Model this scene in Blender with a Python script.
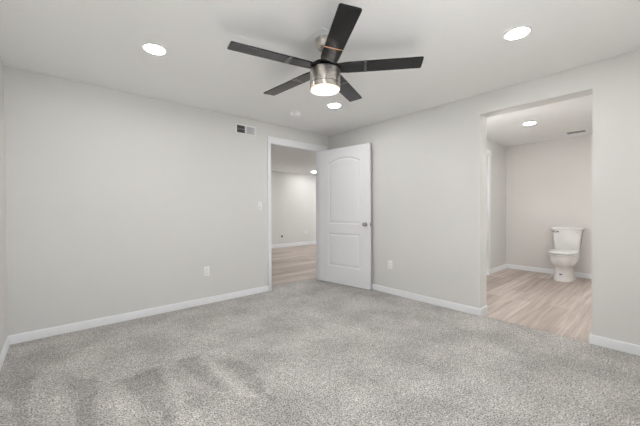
import bpy, bmesh, math, random
from mathutils import Matrix, Vector
random.seed(4)
PI = math.pi
for o in list(bpy.data.objects): bpy.data.objects.remove(o)
SC = bpy.context.scene
COL = SC.collection

# ---------------------------------------------------------------- camera
FPX, YAW, PITCH, ROLL, CH = 300.537, 0.7168, 0.0099, -0.0036, 1.1733
F = Vector((math.sin(YAW)*math.cos(PITCH), math.cos(YAW)*math.cos(PITCH), -math.sin(PITCH)))
R0 = Vector((math.cos(YAW), -math.sin(YAW), 0)); U0 = R0.cross(F)
RR = R0*math.cos(ROLL)+U0*math.sin(ROLL); UU = -R0*math.sin(ROLL)+U0*math.cos(ROLL)
cd = bpy.data.cameras.new('camera'); cam = bpy.data.objects.new('camera', cd); COL.objects.link(cam)
cd.sensor_width = 36; cd.lens = FPX/640*36; cd.clip_start = .02
M = Matrix((RR, UU, -F)).transposed().to_4x4(); M.translation = (0, 0, CH)
cam.matrix_world = M
SC.camera = cam
# ---------------------------------------------------------------- world, exposure, light levels
w = bpy.data.worlds.new('sky'); SC.world = w; w.use_nodes = True
w.node_tree.nodes['Background'].inputs[0].default_value = (.86, .93, 1, 1)
w.node_tree.nodes['Background'].inputs[1].default_value = 3.0
SC.view_settings.view_transform = 'Standard'; SC.view_settings.look = 'None'
SC.view_settings.gamma = 1; SC.view_settings.use_curve_mapping = False
SC.view_settings.exposure = 0.29
E_CAN, E_FAN, E_GLOBE = 155.0, 1.3, 34.0
# portal in the added window of the unseen rear wall, for fill daylight
pl = bpy.data.lights.new('added_window_portal', 'AREA'); pl.shape = 'RECTANGLE'; pl.size = 1.5; pl.size_y = 1.3
pl.cycles.is_portal = True
po = bpy.data.objects.new('added_window_portal', pl); COL.objects.link(po)
po.location = (.95, -.52, 1.5); po.rotation_euler = (PI/2, 0, 0)

pl2 = pl.copy(); pl2.size = 2.6; po2 = bpy.data.objects.new('added_window_portal', pl2); COL.objects.link(po2)  # portal for the second added window, in the far room
po2.location = (8.66, 5.9, 1.4); po2.rotation_euler = (PI/2, 0, PI/2)
# sun added to shine through the added rear window; its carpet patch brightens the ceiling
sl = bpy.data.lights.new('fill_sun', 'SUN'); sl.energy = 62; sl.angle = math.radians(.6); sl.color = (1, .985, .97)
so = bpy.data.objects.new('fill_sun', sl); COL.objects.link(so); so.location = (2, -6, 8)
so.rotation_euler = Vector((-.15, .4, -.9)).to_track_quat('-Z', 'Y').to_euler()

# room numbers
H = 2.44
X0, X1 = -0.344, 3.500      # left wall, right wall
Y0, Y1 = -0.45, 3.7835      # rear wall, back wall
DX0, DX1, DH = 2.344, 3.262, 2.145    # bedroom door opening
OY0, OY1, OH = 0.4167, 1.336, 2.2174  # opening to the bathroom
XW = 3.685                  # far face of right wall
YW = 3.838                  # far face of back wall
BX, BY0, BY1 = 6.80, -0.7, 2.10       # bathroom
HY, HX0, HX1, HH = 8.0, 1.2, 8.6, 2.385  # hall room
BB, BT = .0854, .014

# ---------------------------------------------------------------- materials
def mat(name, col, rough=.5, metal=0, spec=.5, emit=None, es=0):
    m = bpy.data.materials.new(name); m.use_nodes = True
    b = m.node_tree.nodes['Principled BSDF']
    b.inputs['Base Color'].default_value = (*col, 1); b.inputs['Roughness'].default_value = rough
    b.inputs['Metallic'].default_value = metal; b.inputs['Specular IOR Level'].default_value = spec
    if emit: b.inputs['Emission Color'].default_value = (*emit, 1); b.inputs['Emission Strength'].default_value = es
    return m
class N:
    def __init__(s, m): s.m = m; s.t = m.node_tree; s.b = s.t.nodes['Principled BSDF']
    def n(s, ty, **k):
        x = s.t.nodes.new(ty)
        for a, v in k.items():
            if a in x.inputs: x.inputs[a].default_value = v
            else: setattr(x, a, v)
        return x
    def l(s, a, b): s.t.links.new(a, b)
def bump(m, scale, strength, dist, detail=4):
    k = N(m); tc = k.n('ShaderNodeTexCoord'); no = k.n('ShaderNodeTexNoise', Scale=scale, Detail=detail)
    k.l(tc.outputs['Object'], no.inputs['Vector'])
    bu = k.n('ShaderNodeBump', Strength=strength, Distance=dist)
    k.l(no.outputs['Fac'], bu.inputs['Height']); k.l(bu.outputs[0], k.b.inputs['Normal'])
def tint(m, scale, amt):
    k = N(m); tc = k.n('ShaderNodeTexCoord'); no = k.n('ShaderNodeTexNoise', Scale=scale, Detail=3)
    k.l(tc.outputs['Object'], no.inputs['Vector'])
    c = list(k.b.inputs['Base Color'].default_value)
    r = k.n('ShaderNodeValToRGB'); r.color_ramp.elements[0].position = .3; r.color_ramp.elements[1].position = .7
    r.color_ramp.elements[0].color = (*[x*(1-amt) for x in c[:3]], 1); r.color_ramp.elements[1].color = (*[min(1, x*(1+amt)) for x in c[:3]], 1)
    k.l(no.outputs['Fac'], r.inputs[0]); k.l(r.outputs[0], k.b.inputs['Base Color'])
m_wall = mat('wall_paint', (.735, .728, .702), .75, spec=.25); tint(m_wall, 2.0, .006)
bump(m_wall, 110, .12, .004)
m_bath = mat('bathroom_wall_paint', (.725, .698, .672), .75, spec=.25); bump(m_bath, 110, .12, .004)
m_ceil = mat('ceiling_paint', (.90, .898, .885), .85, spec=.2); bump(m_ceil, 90, .15, .004)
m_trim = mat('white_trim_paint', (.86, .865, .88), .38); tint(m_trim, 3, .004)
m_door = mat('white_door_paint', (.86, .865, .88), .36); bump(m_door, 160, .05, .001)
m_plastic = mat('white_plastic', (.90, .90, .895), .3); tint(m_plastic, 30, .01)
m_vent = mat('white_enamel', (.88, .88, .88), .35); tint(m_vent, 30, .01)
m_dark = mat('dark_cavity', (.02, .02, .02), .8); tint(m_dark, 30, .1)
m_slot = mat('dark_slot', (.05, .05, .05), .6); tint(m_slot, 60, .1)
m_nickel = mat('brushed_nickel', (.56, .52, .48), .28, 1)
k = N(m_nickel); tc = k.n('ShaderNodeTexCoord'); mp = k.n('ShaderNodeMapping'); mp.inputs['Scale'].default_value = (1, 1, 60)
no = k.n('ShaderNodeTexNoise', Scale=12, Detail=3); r = k.n('ShaderNodeMapRange'); r.inputs['To Min'].default_value = .2; r.inputs['To Max'].default_value = .38
k.l(tc.outputs['Object'], mp.inputs[0]); k.l(mp.outputs[0], no.inputs['Vector']); k.l(no.outputs['Fac'], r.inputs[0]); k.l(r.outputs[0], k.b.inputs['Roughness'])
k.b.inputs['Anisotropic'].default_value = .5
m_chrome = mat('chrome', (.46, .45, .44), .17, 1); tint(m_chrome, 40, .03)
m_groove = mat('dark_groove', (.06, .055, .05), .5, .5); tint(m_groove, 40, .1)
m_black = mat('gloss_black_blade', (.012, .012, .013), .17, spec=.34); tint(m_black, 8, .1)
m_orangeband = mat('orange_band', (.95, .50, .28), .3, .6); tint(m_orangeband, 30, .05)
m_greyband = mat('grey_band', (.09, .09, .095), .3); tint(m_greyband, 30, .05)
m_por = mat('porcelain', (.80, .79, .77), .12, spec=.5); tint(m_por, 4, .005)
m_seat = mat('seat_plastic', (.76, .76, .75), .25); tint(m_seat, 4, .005)
m_sticker = mat('blue_sticker', (.06, .08, .22), .5); tint(m_sticker, 120, .3)
m_can = mat('can_lens', (1, 1, 1), .4, emit=(1, .99, .985), es=E_CAN)
m_fanlens = mat('fan_lens', (.8, .78, .75), .4, emit=(1, .90, .76), es=E_FAN)
m_fanrim = mat('fan_lens_rim', (.8, .75, .68), .4, emit=(1, .72, .46), es=.55)
k = N(m_can); tc = k.n('ShaderNodeTexCoord'); vl_ = k.n('ShaderNodeVectorMath', operation='LENGTH'); mr_ = k.n('ShaderNodeMapRange')
mr_.interpolation_type = 'SMOOTHSTEP'
for a_, v_ in (('From Min', .076), ('From Max', .058), ('To Min', .9), ('To Max', E_CAN)): mr_.inputs[a_].default_value = v_
k.l(tc.outputs['Object'], vl_.inputs[0]); k.l(vl_.outputs['Value'], mr_.inputs[0]); k.l(mr_.outputs[0], k.b.inputs['Emission Strength'])
m_globe = mat('globe_glass', (1, 1, 1), .4, emit=(1, 1, 1), es=E_GLOBE)

WEDGES = [('D', [(-0.0018, -1.0, 2.4848), (-0.987, 0.1609, 0.1793), (0.9684, 0.2493, -0.8953)]),
    ('L', [(0.9873, -0.1591, -0.1863), (0.6607, 0.7506, -1.5916), (-0.9997, -0.0246, 0.6559)]),
    ('D', [(-0.1956, -0.9807, 2.6158), (-0.9981, 0.0608, 0.7044), (0.9781, 0.208, -1.1503)]),
    ('L', [(0.9992, -0.0389, -0.7672), (0.8137, 0.5813, -1.7128), (-0.9959, -0.0903, 1.0833)]),
    ('D', [(-0.864, -0.5035, 2.016), (-0.9825, 0.1862, 0.6976), (0.9967, 0.0816, -1.0985)]),
    ('L', [(-0.9856, -0.1689, 0.666), (0.6607, 0.7506, -1.5916), (0.9974, -0.0715, -0.0677)]),
    ('D', [(-0.7858, -0.6185, 1.7677), (-0.9819, 0.1893, -0.2589), (0.9931, 0.1172, -0.3439)]),
    ('L', [(0.9888, -0.149, 0.4062), (0.6607, 0.7507, -1.5772), (-0.9805, -0.1966, 0.488)]),
    ('L', [(-0.0433, -0.9991, 2.5879), (-0.9031, 0.4294, -0.5732), (0.2679, 0.9634, -2.5667)]),
    ('D', [(0.337, -0.9415, 2.8622), (-0.999, 0.0443, -0.2537), (0.9842, 0.1772, -0.2283)])]
def carpet():
    m = mat('grey_carpet', (.4, .39, .37), .95, spec=.1); k = N(m)
    tc = k.n('ShaderNodeTexCoord'); V = tc.outputs['Object']
    def noise(sc, det, rough=.5, vec=V):
        x = k.n('ShaderNodeTexNoise', Scale=sc, Detail=det, Roughness=rough); k.l(vec, x.inputs['Vector']); return x.outputs['Fac']
    def mr(v, a, b, c, d, smooth=False):
        x = k.n('ShaderNodeMapRange'); x.inputs['From Min'].default_value = a; x.inputs['From Max'].default_value = b
        x.inputs['To Min'].default_value = c; x.inputs['To Max'].default_value = d
        if smooth: x.interpolation_type = 'SMOOTHSTEP'
        k.l(v, x.inputs[0]); return x.outputs[0]
    def mul(a, b):
        x = k.n('ShaderNodeMath', operation='MULTIPLY'); k.l(a, x.inputs[0]); k.l(b, x.inputs[1]); return x.outputs[0]
    def mth(op, a, b=None):
        x = k.n('ShaderNodeMath', operation=op)
        for i, v in enumerate((a, b)):
            if v is None: continue
            if isinstance(v, (int, float)): x.inputs[i].default_value = v
            else: k.l(v, x.inputs[i])
        return x.outputs[0]
    tuft = mr(noise(105, 2, .7), .36, .60, .40, 1.40)          # single tufts
    clump = mr(noise(30, 3, .6), .33, .67, .82, 1.14)
    patch = mr(noise(2.6, 3, .55), .34, .66, .84, 1.14)
    # nap lying in wedges left by the vacuum strokes: each wedge is three soft half-planes on the floor
    wob = k.n('ShaderNodeTexNoise', Scale=7, Detail=2); k.l(V, wob.inputs['Vector'])
    wb = mth('MULTIPLY', mth('SUBTRACT', wob.outputs['Fac'], .5), .15)
    sx = k.n('ShaderNodeSeparateXYZ'); k.l(V, sx.inputs[0])
    acc = None
    for ty, hs in WEDGES:
        f = None
        for a, b_, c in hs:
            d = mth('ADD', mth('ADD', mth('ADD', mth('MULTIPLY', sx.outputs[0], a), mth('MULTIPLY', sx.outputs[1], b_)), c), wb)
            d = mr(d, -.02, .04, 0, 1, True); f = d if f is None else mul(f, d)
        f = mth('MULTIPLY', f, -.22 if ty == 'D' else .17)
        acc = f if acc is None else mth('ADD', acc, f)
    mixl = mth('ADD', acc, 1.0)
    val = mul(mul(mul(tuft, clump), patch), mixl)
    rgb = k.n('ShaderNodeMix', data_type='RGBA', blend_type='MULTIPLY'); rgb.inputs['Factor'].default_value = 1
    rgb.inputs['A'].default_value = (.53, .507, .485, 1)
    cmb = k.n('ShaderNodeCombineColor'); [k.l(val, cmb.inputs[i]) for i in range(3)]
    k.l(cmb.outputs[0], rgb.inputs['B']); k.l(rgb.outputs['Result'], k.b.inputs['Base Color'])
    bu = k.n('ShaderNodeBump', Strength=.7, Distance=.012)
    k.l(noise(130, 3, .6), bu.inputs['Height']); k.l(bu.outputs[0], k.b.inputs['Normal'])
    return m
m_carpet = carpet()

def planks():
    m = mat('light_oak_planks', (.5, .4, .34), .42, spec=.35); k = N(m)
    tc = k.n('ShaderNodeTexCoord')
    br = k.n('ShaderNodeTexBrick'); br.offset = .37; br.offset_frequency = 2
    for a, v in (('Scale', 1), ('Brick Width', 1.25), ('Row Height', .185), ('Mortar Size', .0012), ('Mortar Smooth', .3), ('Bias', 0.0)): br.inputs[a].default_value = v
    br.inputs['Color1'].default_value = (.63, .56, .51, 1); br.inputs['Color2'].default_value = (.43, .36, .315, 1); br.inputs['Mortar'].default_value = (.30, .25, .22, 1)
    k.l(tc.outputs['Object'], br.inputs['Vector'])
    mp = k.n('ShaderNodeMapping'); mp.inputs['Scale'].default_value = (.45, 9, 1); k.l(tc.outputs['Object'], mp.inputs[0])
    no = k.n('ShaderNodeTexNoise', Scale=2.2, Detail=6, Roughness=.62, Distortion=.15); k.l(mp.outputs[0], no.inputs['Vector'])
    rp = k.n('ShaderNodeValToRGB'); rp.color_ramp.elements[0].position = .3; rp.color_ramp.elements[0].color = (.62, .585, .56, 1)
    rp.color_ramp.elements[1].position = .68; rp.color_ramp.elements[1].color = (1.12, 1.12, 1.12, 1)
    k.l(no.outputs['Fac'], rp.inputs[0])
    mx = k.n('ShaderNodeMix', data_type='RGBA', blend_type='MULTIPLY'); mx.inputs['Factor'].default_value = 1
    k.l(br.outputs['Color'], mx.inputs['A']); k.l(rp.outputs[0], mx.inputs['B']); k.l(mx.outputs['Result'], k.b.inputs['Base Color'])
    return m
m_wood = planks()

# ---------------------------------------------------------------- mesh helpers
def bm_new(): return bmesh.new()
def bx(b, x0, x1, y0, y1, z0, z1, mi=0, bev=0):
    vs = [b.verts.new(p) for p in ((x0,y0,z0),(x1,y0,z0),(x1,y1,z0),(x0,y1,z0),(x0,y0,z1),(x1,y0,z1),(x1,y1,z1),(x0,y1,z1))]
    fs = [b.faces.new([vs[i] for i in f]) for f in ((0,3,2,1),(4,5,6,7),(0,1,5,4),(1,2,6,5),(2,3,7,6),(3,0,4,7))]
    for f in fs: f.material_index = mi
    if bev:
        es = list({e for f in fs for e in f.edges})
        bmesh.ops.bevel(b, geom=es, offset=bev, segments=2, affect='EDGES', profile=.5)
def rings(b, rs, cap0=True, cap1=True, smooth=True):
    """loft closed rings (lists of points, same count)"""
    vr = [[b.verts.new(p) for p in r] for r in rs]; n = len(vr[0])
    for a, c in zip(vr, vr[1:]):
        for i in range(n):
            f = b.faces.new((a[i], a[(i+1) % n], c[(i+1) % n], c[i])); f.smooth = smooth
    if cap0: b.faces.new(vr[0][::-1])
    if cap1: b.faces.new(vr[-1])
def lathe(b, prof, n=48, ax='z', org=(0,0,0), cap0=True, cap1=True):
    rs = []
    for r, h in prof:
        ring = []
        for i in range(n):
            a = 2*PI*i/n; c, s = r*math.cos(a), r*math.sin(a)
            p = {'z': (c, s, h), 'x': (h, c, s), 'y': (s, h, c)}[ax]
            ring.append((p[0]+org[0], p[1]+org[1], p[2]+org[2]))
        rs.append(ring)
    rings(b, rs, cap0, cap1)
def obj(name, b, m, parent=None, autos=True, loc=None):
    bmesh.ops.recalc_face_normals(b, faces=b.faces)
    me = bpy.data.meshes.new(name); b.to_mesh(me); b.free()
    for x in (m if isinstance(m, (list, tuple)) else [m]): me.materials.append(x)
    if autos:
        me.polygons.foreach_set('use_smooth', [True]*len(me.polygons)); me.set_sharp_from_angle(angle=math.radians(35))
    o = bpy.data.objects.new(name, me); COL.objects.link(o)
    if parent: o.parent = parent
    if loc: o.location = loc
    return o
def struct(name, b, m, parent=None):
    o = obj(name, b, m, parent)
    if not parent: o['kind'] = 'structure'
    return o
def tag(o, label, cat, group=None):
    o['label'] = label; o['category'] = cat
    if group: o['group'] = group
    return o
def thing(name, label, cat, loc=(0,0,0), rot=(0,0,0), group=None):
    o = bpy.data.objects.new(name, None); COL.objects.link(o); o.location = loc; o.rotation_euler = rot
    o.empty_display_size = .1
    return tag(o, label, cat, group)
def dup(root, loc, rot=None, label=None):
    r = root.copy(); COL.objects.link(r); r.location = loc
    if rot is not None: r.rotation_euler = rot
    if label: r['label'] = label
    for ch in list(root.children):
        c = ch.copy(); COL.objects.link(c); c.parent = r
        for g in list(ch.children):
            d = g.copy(); COL.objects.link(d); d.parent = c
    return r

# ---------------------------------------------------------------- shell
def jag(pts_fixed, a, b, axis_fixed, n=140, amp=.006):
    out = []
    for i in range(n+1):
        t = a+(b-a)*i/n; out.append((t, axis_fixed+random.uniform(-amp, amp)))
    return out
b = bm_new()
# one carpet slab whose edge runs through the doorway and the opening
poly = [(X0, Y0), (X1, Y0), (X1, OY0)]
poly += [(v, t) for t, v in jag(None, OY0, OY1, X1+.012)][1:-1]
poly += [(X1, OY1), (X1, Y1), (DX1, Y1)]
poly += [(DX1, Y1+.14)] if False else []
poly += [(t, v) for t, v in jag(None, DX1, DX0, Y1+.16)]
poly += [(DX0, Y1), (X0, Y1)]
vb = [b.verts.new((x, y, -.02)) for x, y in poly]; vt = [b.verts.new((x, y, .0)) for x, y in poly]
b.faces.new(vt); b.faces.new(vb[::-1])
for i in range(len(poly)):
    j = (i+1) % len(poly); b.faces.new((vb[i], vb[j], vt[j], vt[i]))
bmesh.ops.triangulate(b, faces=[f for f in b.faces if len(f.verts) > 4])
o = struct('floor', b, m_carpet)
b = bm_new(); bx(b, X1-.02, BX, BY0, BY1, -.06, -.008); struct('floor_bathroom', b, m_wood)
b = bm_new(); bx(b, HX0, HX1, Y1-.02, HY, -.06, -.008); struct('floor_hall', b, m_wood)
b = bm_new(); bx(b, X0-.12, XW, Y0-.12, YW, H, H+.1); struct('ceiling', b, m_ceil)
b = bm_new(); bx(b, XW, BX+.1, BY0-.1, BY1+.1, H, H+.1); struct('ceiling_bathroom', b, m_ceil)
b = bm_new(); bx(b, HX0-.1, HX1+.1, 5.48, HY+.1, HH, HH+.155); struct('ceiling_hall', b, m_ceil)
b = bm_new(); bx(b, HX0-.1, HX1+.1, YW, 5.48, 2.2, HH+.155); struct('ceiling_hall_soffit', b, m_ceil)
# walls
b = bm_new(); bx(b, X0-.12, X0, Y0-.12, YW, -.06, H); struct('wall_left', b, m_wall)
b = bm_new()
bx(b, X0, DX0, Y1, YW, -.06, H); bx(b, DX0, DX1, Y1, YW, DH, H); bx(b, DX1, XW, Y1, YW, -.06, H)
struct('wall_back', b, m_wall)
b = bm_new()
bx(b, X1, XW, Y0-.12, OY0, -.06, H); bx(b, X1, XW, OY0, OY1, OH, H); bx(b, X1, XW, OY1, Y1, -.06, H)
struct('wall_right', b, m_wall)
WX0, WX1, WZ0, WZ1 = .2, 1.7, .85, 2.15
b = bm_new()
bx(b, X0, WX0, Y0-.12, Y0, -.06, H); bx(b, WX1, X1, Y0-.12, Y0, -.06, H); bx(b, WX0, WX1, Y0-.12, Y0, -.06, WZ0); bx(b, WX0, WX1, Y0-.12, Y0, WZ1, H)
struct('wall_rear', b, m_wall)
b = bm_new()
for x0, x1, z0, z1 in ((WX0, WX0+.05, WZ0, WZ1), (WX1-.05, WX1, WZ0, WZ1), (WX0+.05, WX1-.05, WZ0, WZ0+.05), (WX0+.05, WX1-.05, WZ1-.05, WZ1), ((WX0+WX1)/2-.02, (WX0+WX1)/2+.02, WZ0+.05, WZ1-.05)):
    bx(b, x0, x1, Y0-.09, Y0-.03, z0, z1, bev=.004)
struct('added_window_1', b, m_trim)  # window added in the unseen rear wall to let in fill daylight
# bathroom shell
b = bm_new()
bx(b, XW, 5.05, BY1, BY1+.1, -.06, H); bx(b, 5.05, 5.85, BY1, BY1+.1, 2.14, H); bx(b, 5.85, BX+.1, BY1, BY1+.1, -.06, H)
struct('wall_bathroom_left', b, m_wall)
b = bm_new(); bx(b, BX, BX+.1, BY0-.1, BY1, -.06, H); struct('wall_bathroom_back', b, m_bath)
b = bm_new(); bx(b, XW, BX, BY0-.1, BY0, -.06, H); struct('wall_bathroom_right', b, m_bath)
# hall shell
b = bm_new(); bx(b, HX0-.1, HX1+.1, HY, HY+.1, -.06, HH+.155); struct('wall_hall_back', b, m_wall)
b = bm_new(); bx(b, HX0-.1, HX0, YW, HY, -.06, HH+.155); struct('wall_hall_left', b, m_wall)
b = bm_new()
bx(b, HX1, HX1+.1, YW, 4.6, -.06, HH+.155); bx(b, HX1, HX1+.1, 7.2, HY, -.06, HH+.155); bx(b, HX1, HX1+.1, 4.6, 7.2, -.06, .75); bx(b, HX1, HX1+.1, 4.6, 7.2, 2.05, HH+.155)
struct('wall_hall_right', b, m_wall)
b = bm_new()
for y0, y1, z0, z1 in ((4.6, 4.65, .75, 2.05), (7.15, 7.2, .75, 2.05), (4.65, 7.15, .75, .80), (4.65, 7.15, 2.0, 2.05), (5.88, 5.92, .8, 2.0)):
    bx(b, HX1+.02, HX1+.08, y0, y1, z0, z1, bev=.004)
struct('added_window_2', b, m_trim)  # unseen window added to brighten the far room
b = bm_new(); bx(b, XW, HX1, YW-.1, YW, -.06, HH+.155); struct('wall_hall_front', b, m_wall)

# baseboards: profile with an eased top, swept along a polyline (offset to the left of the path)
def base(name, pts, h=BB, t=BT, z=0.0):
    b = bm_new(); prof = [(0, 0), (t, 0), (t, h-.012), (t-.003, h-.005), (t-.008, h), (0, h)]
    P = [Vector(p) for p in pts]; n = len(P)
    dirs = [(P[i+1]-P[i]).normalized() for i in range(n-1)]
    nor = [Vector((-d.y, d.x)) for d in dirs]
    rows = []
    for i in range(n):
        if i == 0: off = nor[0]
        elif i == n-1: off = nor[-1]
        else:
            s = nor[i-1]+nor[i]; off = s/(s.dot(nor[i]))
        rows.append([b.verts.new((P[i].x+off.x*q, P[i].y+off.y*q, z-.006+hh)) for q, hh in prof])
    for a, c in zip(rows, rows[1:]):
        for i in range(len(prof)):
            j = (i+1) % len(prof); b.faces.new((a[i], a[j], c[j], c[i]))
    b.faces.new(rows[0]); b.faces.new(rows[-1][::-1])
    return struct(name, b, m_trim)
CL = .055   # casing width
base('baseboard_back', [(DX0-.052, Y1), (X0, Y1), (X0, Y0)][:2][::-1][::-1])
base('baseboard_left', [(X0, Y1-BT), (X0, Y0)])
base('baseboard_rear', [(X0+BT, Y0), (X1-BT, Y0)])
base('baseboard_right', [(X1, OY1+.0), (X1, Y1-.012)][::1] if False else [(XW, OY1), (X1, OY1), (X1, Y1-.02)])
base('baseboard_right_corner', [(X1, Y0), (X1, OY0), (XW, OY0)])
base('baseboard_bathroom', [(XW, OY1+.0), (XW, OY1-.0)] if False else [(BX, BY0+.0), (BX, BY1), (5.93, BY1)], z=-.004)
base('baseboard_hall', [(HX1, HY), (HX0, HY)], h=.115, z=-.004)

# casing of the bedroom door (trim_1): jambs, stops, legs, flat head board with cap
b = bm_new()
bx(b, DX0-.052, DX0, Y1-.016, Y1+.002, -.004, DH, bev=.002)
bx(b, DX1, DX1+.12, Y1-.016, Y1+.002, -.004, DH, bev=.002)
bx(b, DX0-.058, DX1+.19, Y1-.021, Y1+.002, DH, DH+.10, bev=.003)
bx(b, DX0-.002, DX0+.001, Y1-.004, YW+.004, -.004, DH); bx(b, DX1-.001, DX1+.002, Y1-.004, YW+.004, -.004, DH)
bx(b, DX0, DX1, Y1-.004, YW+.004, DH-.003, DH+.001)
bx(b, DX0, DX0+.010, Y1+.038, Y1+.05, -.004, DH-.012)
struct('trim_1', b, m_trim)
# casing and closed door in the bathroom's left wall
b = bm_new()
bx(b, 5.845, 5.925, BY1-.018, BY1+.002, -.008, 2.14, bev=.002)
bx(b, 4.975, 5.055, BY1-.018, BY1+.002, -.008, 2.14, bev=.002)
bx(b, 4.96, 5.94, BY1-.024, BY1+.002, 2.14, 2.245, bev=.003)
struct('trim_2', b, m_trim)

# ---------------------------------------------------------------- panelled doors
def leaf_mesh(name, L, z0, z1, T, m, panels, step=.0065):
    """moulded two-panel leaf; local x = along the leaf from the hinge, y = 0 is the face, y = -T the back"""
    Rr = .621
    def sdf(x, z):
        d = -1e9; best = -1
        xl, xr, zb, zt, ap = panels[0]
        cx = (xl+xr)/2; ch = (xr-xl)/2; sg = ap-zt; rad = (ch*ch+sg*sg)/(2*sg)
        s1 = min(x-xl, xr-x, z-zb, rad-math.hypot(x-cx, z-(ap-rad)))
        xl, xr, zb, zt = panels[1]
        s2 = min(x-xl, xr-x, z-zb, zt-z)
        return max(s1, s2)
    def depth(x, z):
        s = sdf(x, z)
        if s <= 0: return 0
        if s < .010: return .007*math.sin(s/.010*PI/2)
        if s < .020: return .007
        if s < .045: return .007-.0055*(s-.020)/.025
        return .0015
    nx = int(L/step); nz = int((z1-z0)/step)
    vs = []; fs = []
    for side in (0, 1):
        o = len(vs)
        for j in range(nz+1):
            z = z0+(z1-z0)*j/nz
            for i in range(nx+1):
                x = L*i/nx; d = depth(x, z)
                vs.append((x, -d if side == 0 else -T+d, z))
        for j in range(nz):
            for i in range(nx):
                a = o+j*(nx+1)+i; q = (a, a+1, a+nx+2, a+nx+1)
                fs.append(q[::-1] if side == 0 else q)
    o2 = (nx+1)*(nz+1)
    def strip(idx):
        for a, c in zip(idx, idx[1:]): fs.append((a, c, c+o2, a+o2))
    strip([i for i in range(nx+1)]); strip([nz*(nx+1)+i for i in range(nx+1)][::-1])
    strip([j*(nx+1) for j in range(nz+1)][::-1]); strip([j*(nx+1)+nx for j in range(nz+1)])
    me = bpy.data.meshes.new(name); me.from_pydata(vs, [], fs); me.materials.append(m)
    me.polygons.foreach_set('use_smooth', [True]*len(me.polygons)); me.set_sharp_from_angle(angle=math.radians(50))
    o = bpy.data.objects.new(name, me); COL.objects.link(o); return o
hx, hy = 3.258, 3.752; fx, fy = 3.406, 2.795
L = math.hypot(fx-hx, fy-hy)*.986; ang = math.atan2(fy-hy, fx-hx)
door = leaf_mesh('door_1', L, .012, DH-.004, .036, m_door, [(.200, .789, .957, 1.918, 1.992), (.188, .791, .283, .806)])
# local -y must point to the +x side (towards the right wall): flip by mirroring y
for v in door.data.vertices: v.co.y = -v.co.y
door.data.flip_normals()
door.location = (hx, hy, 0); door.rotation_euler = (0, 0, ang); door['kind'] = 'structure'
tag(door, 'white two-panel arch-top door standing open against the right wall', 'door')
def knobset(parent, x, z, T, s=1):
    b = bm_new()
    prof = [(.001, 0), (.033, 0), (.033, .004), (.026, .009), (.013, .012), (.011, .026), (.018, .032), (.027, .042), (.029, .052), (.026, .060), (.016, .066), (.001, .068)]
    lathe(b, [(r, -h) for r, h in prof], 32, 'y', (x, 0, z))
    o = obj('door_knob', b, m_chrome, parent); o['label'] = 'satin chrome knob'
    b = bm_new(); lathe(b, prof[:-5]+[(.02, .036), (.02, .042), (.001, .044)], 32, 'y', (x, T, z)); obj('door_knob', b, m_chrome, parent)
    b = bm_new(); bx(b, L-.001, L+.002, .007, .029, z-.03, z+.03); bx(b, L, L+.010, .012, .024, z-.008, z+.008, bev=.002)
    obj('latch_plate', b, m_chrome, parent)
knobset(door, .885, .962, .036)
for z in (.22, 1.08, 1.92):
    b = bm_new(); lathe(b, [(.001, -.045), (.006, -.045), (.006, .045), (.001, .045)], 16, 'z', (-.004, .041, z))
    bx(b, -.003, .0, .004, .04, z-.045, z+.045)
    obj('hinge', b, m_chrome, door)
b = bm_new(); bx(b, 5.055, 5.845, BY1+.02, BY1+.055, .004, 2.135, bev=.002); struct('door_2', b, m_door)

# ---------------------------------------------------------------- recessed lights
def can(label, loc, s=1):
    t = thing('recessed_light', label, 'ceiling light', loc, group='recessed ceiling lights')
    b = bm_new(); lathe(b, [(.076, .0), (.076, -.003), (.079, -.0045), (.088, -.003), (.090, 0)], 56, cap0=False, cap1=False)
    obj('trim_ring', b, m_plastic, t)
    b = bm_new(); lathe(b, [(.0755, -.0005), (.074, -.003), (.04, -.0035), (.001, -.0035)], 56, cap0=True, cap1=True)
    obj('lens', b, m_can, t)
    return t
c1 = can('lit recessed ceiling light nearest the left wall', (.583, 2.638, H))
dup(c1, (2.503, .705, H), label='lit recessed ceiling light near the top right, closest to the bathroom opening')
dup(c1, (2.537, 2.638, H), label='lit recessed ceiling light just below the ceiling fan, towards the bedroom door')
dup(c1, (.583, .705, H), label='lit recessed ceiling light behind the fan, straight above the camera')
dup(c1, (5.255, 1.318, H), label='lit recessed ceiling light inside the bathroom')
dup(c1, (6.15, 7.35, HH), label='lit recessed ceiling light in the room beyond the open door')
dup(c1, (3.4, 7.35, HH), label='added recessed ceiling light brightening the far room, hidden left of the door opening')  # this light and the next two are unseen, added to brighten the far room
dup(c1, (4.4, 6.1, HH), label='added recessed ceiling light, unseen, brightening the middle of the far room')

dup(c1, (7.2, 6.4, HH), label='added recessed ceiling light brightening the far room, hidden right of the door opening')
dup(c1, (5.255, -.1, H), label='added recessed ceiling light in the hidden right half of the bathroom, for brightness')  # unseen light added to brighten the bathroom

dup(c1, (4.5, 4.7, 2.2), label='added recessed ceiling light, unseen in the low soffit just past the door')  # unseen light added to brighten the floor past the door

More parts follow.
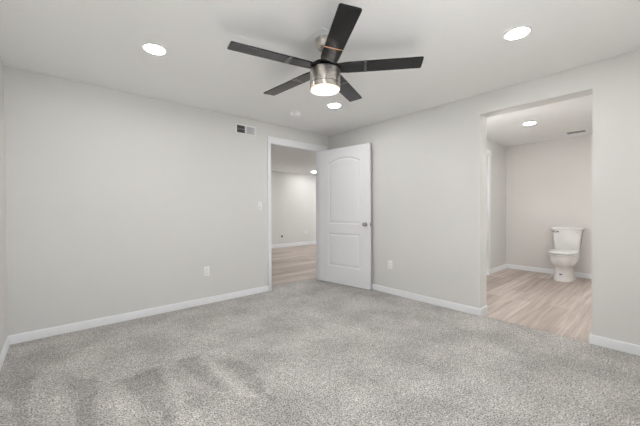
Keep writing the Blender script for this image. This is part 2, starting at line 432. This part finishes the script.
# ---------------------------------------------------------------- ceiling fan
FC = (1.5034, 1.6621)
fan = thing('ceiling_fan', 'five-blade black ceiling fan with brushed nickel motor and glowing light', 'ceiling fan', (FC[0], FC[1], H))
b = bm_new(); bx(b, -.113, .113, -.100, .120, -.008, 0, bev=.002); o = obj('mounting_plate', b, m_plastic, fan); o['label'] = 'square white ceiling plate'
b = bm_new(); lathe(b, [(.001, -.008), (.072, -.008), (.073, -.016), (.071, -.030), (.062, -.055), (.045, -.078), (.030, -.090), (.022, -.094), (.001, -.094)], 48)
obj('canopy', b, m_nickel, fan)
b = bm_new(); lathe(b, [(.001, -.085), (.014, -.085), (.014, -.19), (.001, -.19)], 24); obj('downrod', b, m_nickel, fan)
zb = 2.220-H
b = bm_new(); lathe(b, [(.001, -.165), (.030, -.168), (.034, -.180), (.085, -.186), (.098, -.192), (.100, zb-.012), (.001, zb-.012)], 56); obj('motor_cap', b, m_black, fan)
b = bm_new(); zt, zg, z_l = 2.209-H, 2.103-H, 2.068-H
lathe(b, [(.001, zt), (.108, zt), (.1125, zt-.005), (.1125, zg+.002), (.109, zg+.0015)], 72, cap1=False); 
lathe(b, [(.109, zg-.0015), (.1125, zg-.002), (.1125, z_l), (.106, z_l), (.104, z_l+.01)], 72, cap0=False, cap1=False)
mh = obj('motor_housing', b, m_nickel, fan)
b = bm_new(); lathe(b, [(.1122, zg+.003), (.1122, zg-.003)], 72); obj('seam', b, m_groove, mh)
b = bm_new(); lathe(b, [(.1055, z_l-.006), (.103, z_l-.009), (.09, z_l-.011), (.05, z_l-.012), (.001, z_l-.012)], 72, cap0=False)
o = obj('light_lens', b, m_fanlens, fan); o['label'] = 'glowing warm white lens'
b = bm_new(); lathe(b, [(.104, z_l+.006), (.1075, z_l), (.108, z_l-.003), (.1055, z_l-.006)], 72, cap1=False); obj('lens_rim', b, m_fanrim, o)
a0, PH = 2.9145, -.1252
for i in range(5):
    b = bm_new(); t = .0045; w_ = .0634; r1 = .696; r0 = .085; cr = .012
    out = [(r0, -w_*.82), (.17, -w_)]
    for q in range(5): a = -PI/2+PI/2*q/4; out.append((r1-cr+cr*math.cos(a), -w_+cr+cr*math.sin(a)))
    for q in range(5): a = PI/2*q/4; out.append((r1-cr+cr*math.cos(a), w_-cr+cr*math.sin(a)))
    out += [(.17, w_), (r0, w_*.82)]
    rings(b, [[(x, y*.985, -t) for x, y in out], [(x, y, -t*.6) for x, y in out], [(x, y, t*.6) for x, y in out], [(x, y*.985, t) for x, y in out]], smooth=False)
    bl = obj('blade', b, m_black, fan)
    bl.rotation_mode = 'QUATERNION'
    bl.rotation_quaternion = (Matrix.Rotation(a0+i*math.radians(72), 4, 'Z') @ Matrix.Rotation(PH, 4, 'X')).to_quaternion()
    bl.location = (0, 0, zb)
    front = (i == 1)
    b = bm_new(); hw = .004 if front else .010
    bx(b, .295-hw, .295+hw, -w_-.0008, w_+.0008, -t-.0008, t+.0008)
    o = obj('band', b, m_orangeband if front else m_greyband, bl); o['label'] = 'thin orange band across the blade' if front else 'grey band across the blade'  # narrow orange band on one blade, wider grey bands on the others

# ---------------------------------------------------------------- small fittings
sd = thing('smoke_detector', 'round white smoke detector on the ceiling near the bedroom door', 'smoke detector', (2.345, 3.175, H))
b = bm_new(); lathe(b, [(.001, 0), (.066, 0), (.068, -.008), (.062, -.012), (.001, -.012)], 40); obj('base', b, m_plastic, sd)
b = bm_new(); lathe(b, [(.001, -.010), (.058, -.010), (.060, -.022), (.054, -.034), (.040, -.039), (.001, -.040)], 40); cv = obj('cover', b, m_plastic, sd)
b = bm_new(); lathe(b, [(.001, -.040), (.010, -.040), (.010, -.042), (.001, -.042)], 20, org=(.02, 0, 0)); obj('test_button', b, m_plastic, cv)

def wallthing(name, label, cat, loc, rotz, group=None):   # local: x along wall, -y out of the wall into the room, z up
    return thing(name, label, cat, loc, (0, 0, rotz), group)
# supply vent on the back wall
vt_ = wallthing('air_vent', 'white rectangular wall vent high up left of the door, left half dark', 'vent', (1.950, Y1, 2.275), 0)
b = bm_new(); W2, H2 = .158, .066
bx(b, -W2, W2, -.010, 0, H2-.016, H2, bev=.002); bx(b, -W2, W2, -.010, 0, -H2, -H2+.016, bev=.002)
bx(b, -W2, -W2+.026, -.010, 0, -H2+.016, H2-.016, bev=.002); bx(b, W2-.022, W2, -.010, 0, -H2+.016, H2-.016, bev=.002)
bx(b, -.012, .006, -.009, 0, -H2+.016, H2-.016, bev=.002)
obj('frame', b, m_vent, vt_)
b = bm_new(); bx(b, -W2+.02, W2-.02, -.0022, -.0005, -H2+.01, H2-.01); obj('backing', b, m_dark, vt_)
def slat(x, a, wd, m, z0=-H2+.016, z1=H2-.016):
    b = bm_new(); c, s = math.cos(a)*wd/2, math.sin(a)*wd/2; n = (-math.sin(a)*.0006, math.cos(a)*.0006)
    P = [(x-c-n[0], -.006-s-n[1]), (x+c-n[0], -.006+s-n[1]), (x+c+n[0], -.006+s+n[1]), (x-c+n[0], -.006-s+n[1])]
    rings(b, [[(px, py, z0) for px, py in P], [(px, py, z1) for px, py in P]], smooth=False); obj('slat', b, m, vt_)
for i in range(7): slat(-.125+i*.0172, math.radians(78), .007, m_vent)
for i in range(8): slat(.014+i*.0165, math.radians(16), .0132, m_vent)
b = bm_new(); bx(b, -.130, -.014, -.009, -.0075, -.0015, .0015); o = obj('crossbar', b, m_vent, vt_)

def outlet(label, loc, rz):
    t = wallthing('wall_outlet', label, 'outlet', loc, rz, 'wall outlets')
    b = bm_new(); bx(b, -.037, .037, -.006, 0, -.060, .060, bev=.003); obj('cover_plate', b, m_plastic, t)
    for z in (.024, -.024):
        b = bm_new(); lathe(b, [(.001, -.009), (.0165, -.009), (.017, -.0055), (.001, -.0055)], 24, 'y', (0, 0, z)); s_ = obj('socket', b, m_plastic, t)
        b = bm_new(); bx(b, -.0075, -.0055, -.0096, -.0088, z-.002, z+.007); bx(b, .0055, .0075, -.0096, -.0088, z-.002, z+.007); bx(b, -.002, .002, -.0096, -.0088, z-.010, z-.006)
        obj('slots', b, m_slot, s_)
    b = bm_new(); lathe(b, [(.001, -.0068), (.003, -.0068), (.003, -.0055), (.001, -.0055)], 12, 'y'); obj('screw', b, m_chrome, t)
    return t
o1 = outlet('white outlet low on the left stretch of wall beside the bedroom door', (1.400, Y1, .408), 0)
dup(o1, (X1, 2.524, .404), (0, 0, -PI/2), 'white outlet low on the right wall between open door and bathroom opening')
dup(o1, (6.317, HY, .43), (0, 0, 0), 'small white outlet on the far wall seen through the open door')
sw = wallthing('light_switch', 'white light switch on the wall left of the door frame', 'light switch', (2.160, Y1, 1.232), 0)
b = bm_new(); bx(b, -.037, .037, -.006, 0, -.060, .060, bev=.003); obj('cover_plate', b, m_plastic, sw)
b = bm_new(); bx(b, -.017, .017, -.009, -.005, -.034, .034, bev=.0015); tg = obj('rocker', b, m_plastic, sw)
b = bm_new(); bx(b, -.006, .006, -.0098, -.0088, -.028, -.020); obj('indicator', b, m_slot, tg)
jk = wallthing('cable_jack', 'round black cable hole low on the far room wall', 'cable hole', (5.364, HY, .342), 0)
b = bm_new(); lathe(b, [(.001, -.004), (.052, -.004), (.056, 0), (.001, 0)], 28, 'y'); obj('cover_plate', b, m_wall, jk)
b = bm_new(); lathe(b, [(.001, -.012), (.030, -.012), (.032, -.003), (.001, -.003)], 24, 'y'); obj('connector', b, m_dark, jk)
ds = wallthing('door_stop', 'small spring door stop on the far room baseboard', 'door stop', (6.50, HY-BT, .05), 0)
b = bm_new(); lathe(b, [(.001, 0), (.012, 0), (.012, -.004), (.006, -.006), (.006, -.06), (.001, -.06)], 16, 'y'); obj('spring', b, m_chrome, ds)
b = bm_new(); lathe(b, [(.001, -.058), (.009, -.058), (.009, -.075), (.001, -.076)], 16, 'y'); obj('tip', b, m_plastic, ds)
# exhaust grille on the bathroom ceiling
ev = thing('ceiling_vent', 'narrow ceiling vent at the back of the bathroom', 'vent', (6.445, .955, H))
b = bm_new(); bx(b, -.080, -.072, -.14, .14, -.0015, 0); bx(b, .072, .080, -.14, .14, -.004, 0); bx(b, -.072, .072, -.14, -.105, -.003, 0); bx(b, -.072, .072, .130, .14, -.003, 0)
obj('frame', b, m_vent, ev)
b = bm_new(); bx(b, -.072, .072, -.105, .130, -.0008, 0); obj('backing', b, m_dark, ev)
for i in range(4):
    b = bm_new(); x = -.045+i*.030; bx(b, x-.001, x+.001, -.105, .130, -.0025, -.0008); obj('slat', b, m_vent, ev)

# unseen globe lamp added to brighten the bathroom, hidden left of the opening
vl = thing('added_globe_lamp', 'three-globe lamp added to brighten the bathroom, unseen left of the opening', 'added wall lamp', (XW, 1.74, 2.02), (0, 0, PI/2), 'added bathroom lamps')
b = bm_new(); bx(b, -.26, .26, -.022, 0, -.05, .05, bev=.004); obj('backplate', b, m_nickel, vl)
for x in (-.17, 0, .17):
    b = bm_new(); lathe(b, [(.001, -.02), (.012, -.02), (.012, -.05), (.03, -.055), (.03, -.065), (.001, -.066)], 20, 'y', (x, 0, 0)); a_ = obj('arm', b, m_nickel, vl)
    b = bm_new(); lathe(b, [(.058*math.sin(PI*q/12)+.0005, -.118+.058*math.cos(PI*q/12)) for q in range(13)], 28, 'y', (x, 0, 0)); obj('globe', b, m_globe, a_)

v2 = dup(vl, (4.0, BY0, 2.02), (0, 0, PI), 'three-globe lamp added on the unseen right wall of the bathroom for brightness')  # second unseen lamp added to brighten the bathroom and the opening's jamb
m_globe2 = mat('bright_globe_glass', (1, 1, 1), .4, emit=(1, 1, 1), es=E_GLOBE*.9)
for a_ in v2.children:
    for g_ in a_.children: g_.data = g_.data.copy(); g_.data.materials[0] = m_globe2

# ---------------------------------------------------------------- toilet (local: +x out of the wall towards the room, base on floor)
to = thing('toilet', 'white two-piece toilet with closed lid against the bathroom back wall', 'toilet', (BX, 1.112, -.008), (0, 0, PI))
def egg(xb, xf, hw, z, n=48, p=2.3, pb=3.2):
    """closed outline: rounded-square at the back (xb), elliptical at the front (xf); widest at 42% of the length"""
    xm = xb+(xf-xb)*.45; r = []
    for i in range(n):
        a = 2*PI*i/n; c, s = math.cos(a), math.sin(a)
        e = p if c > 0 else pb; lx = (xf-xm) if c > 0 else (xm-xb)
        k_ = (abs(c)**e+abs(s)**e)**(-1/e)
        r.append((xm+c*k_*lx, s*k_*hw, z))
    return r
b = bm_new()
rings(b, [egg(.10, .655, .135, 0), egg(.10, .660, .137, .012), egg(.11, .652, .134, .03), egg(.12, .640, .127, .08), egg(.13, .632, .120, .15), egg(.13, .630, .117, .205),
          egg(.13, .640, .123, .228), egg(.12, .672, .142, .248), egg(.11, .706, .161, .275), egg(.09, .728, .177, .31), egg(.07, .740, .185, .345), egg(.055, .746, .189, .38), egg(.05, .746, .190, .40), egg(.05, .743, .188, .412), egg(.06, .73, .180, .418)])
bowl = obj('bowl', b, m_por, to)
b = bm_new(); bx(b, .620, .6395, -.016, .020, .108, .126); st = obj('sticker', b, m_sticker, bowl); st['label'] = 'small blue sticker'
for s in (-1, 1):
    b = bm_new(); lathe(b, [(.001, 0), (.014, 0), (.013, .012), (.006, .018), (.001, .018)], 16, org=(.30, s*.138, .012)); obj('bolt_cap', b, m_seat, bowl)
b = bm_new()
rings(b, [egg(.215, .745, .186, .420), egg(.212, .752, .192, .427), egg(.212, .752, .192, .440), egg(.215, .745, .186, .447)])
obj('seat', b, m_seat, to)
b = bm_new()
rings(b, [egg(.205, .742, .184, .452), egg(.200, .752, .191, .458), egg(.200, .750, .190, .474), egg(.207, .735, .180, .484), egg(.24, .69, .14, .492), egg(.30, .60, .08, .496)])
obj('lid', b, m_seat, to)
for s in (-1, 1):
    b = bm_new(); bx(b, .188, .222, s*.075-.02, s*.075+.02, .42, .462, bev=.006); obj('hinge', b, m_seat, to)
def rr(x0, x1, hw, z, r=.03, n=6):
    out = []
    for cx, cy, a in ((x1-r, hw-r, 0), (x0+r, hw-r, PI/2), (x0+r, -hw+r, PI), (x1-r, -hw+r, 1.5*PI)):
        for i in range(n+1): q = a+PI/2*i/n; out.append((cx+r*math.cos(q), cy+r*math.sin(q), z))
    return out
b = bm_new()
rings(b, [rr(.03, .175, .140, .418), rr(.025, .185, .154, .430), rr(.02, .195, .162, .46), rr(.02, .205, .180, .64), rr(.02, .212, .202, .828)])
tank = obj('tank', b, m_por, to)
b = bm_new()
rings(b, [rr(.012, .220, .212, .829), rr(.010, .224, .218, .834), rr(.010, .224, .218, .854), rr(.016, .217, .211, .864), rr(.03, .20, .195, .868)])
obj('tank_lid', b, m_por, to)
b = bm_new()
lathe(b, [(.001, 0), (.012, 0), (.012, .012), (.001, .014)], 16, 'x', (.209, -.165, .790)); bx(b, .219, .230, -.192, -.100, .776, .804, bev=.005)
o = obj('flush_lever', b, m_chrome, tank); o['label'] = 'chrome flush lever'
b = bm_new(); lathe(b, [(.001, .209), (.007, .209), (.007, .2135), (.001, .2135)], 12, 'x', (0, .150, .782)); obj('badge', b, m_chrome, tank)
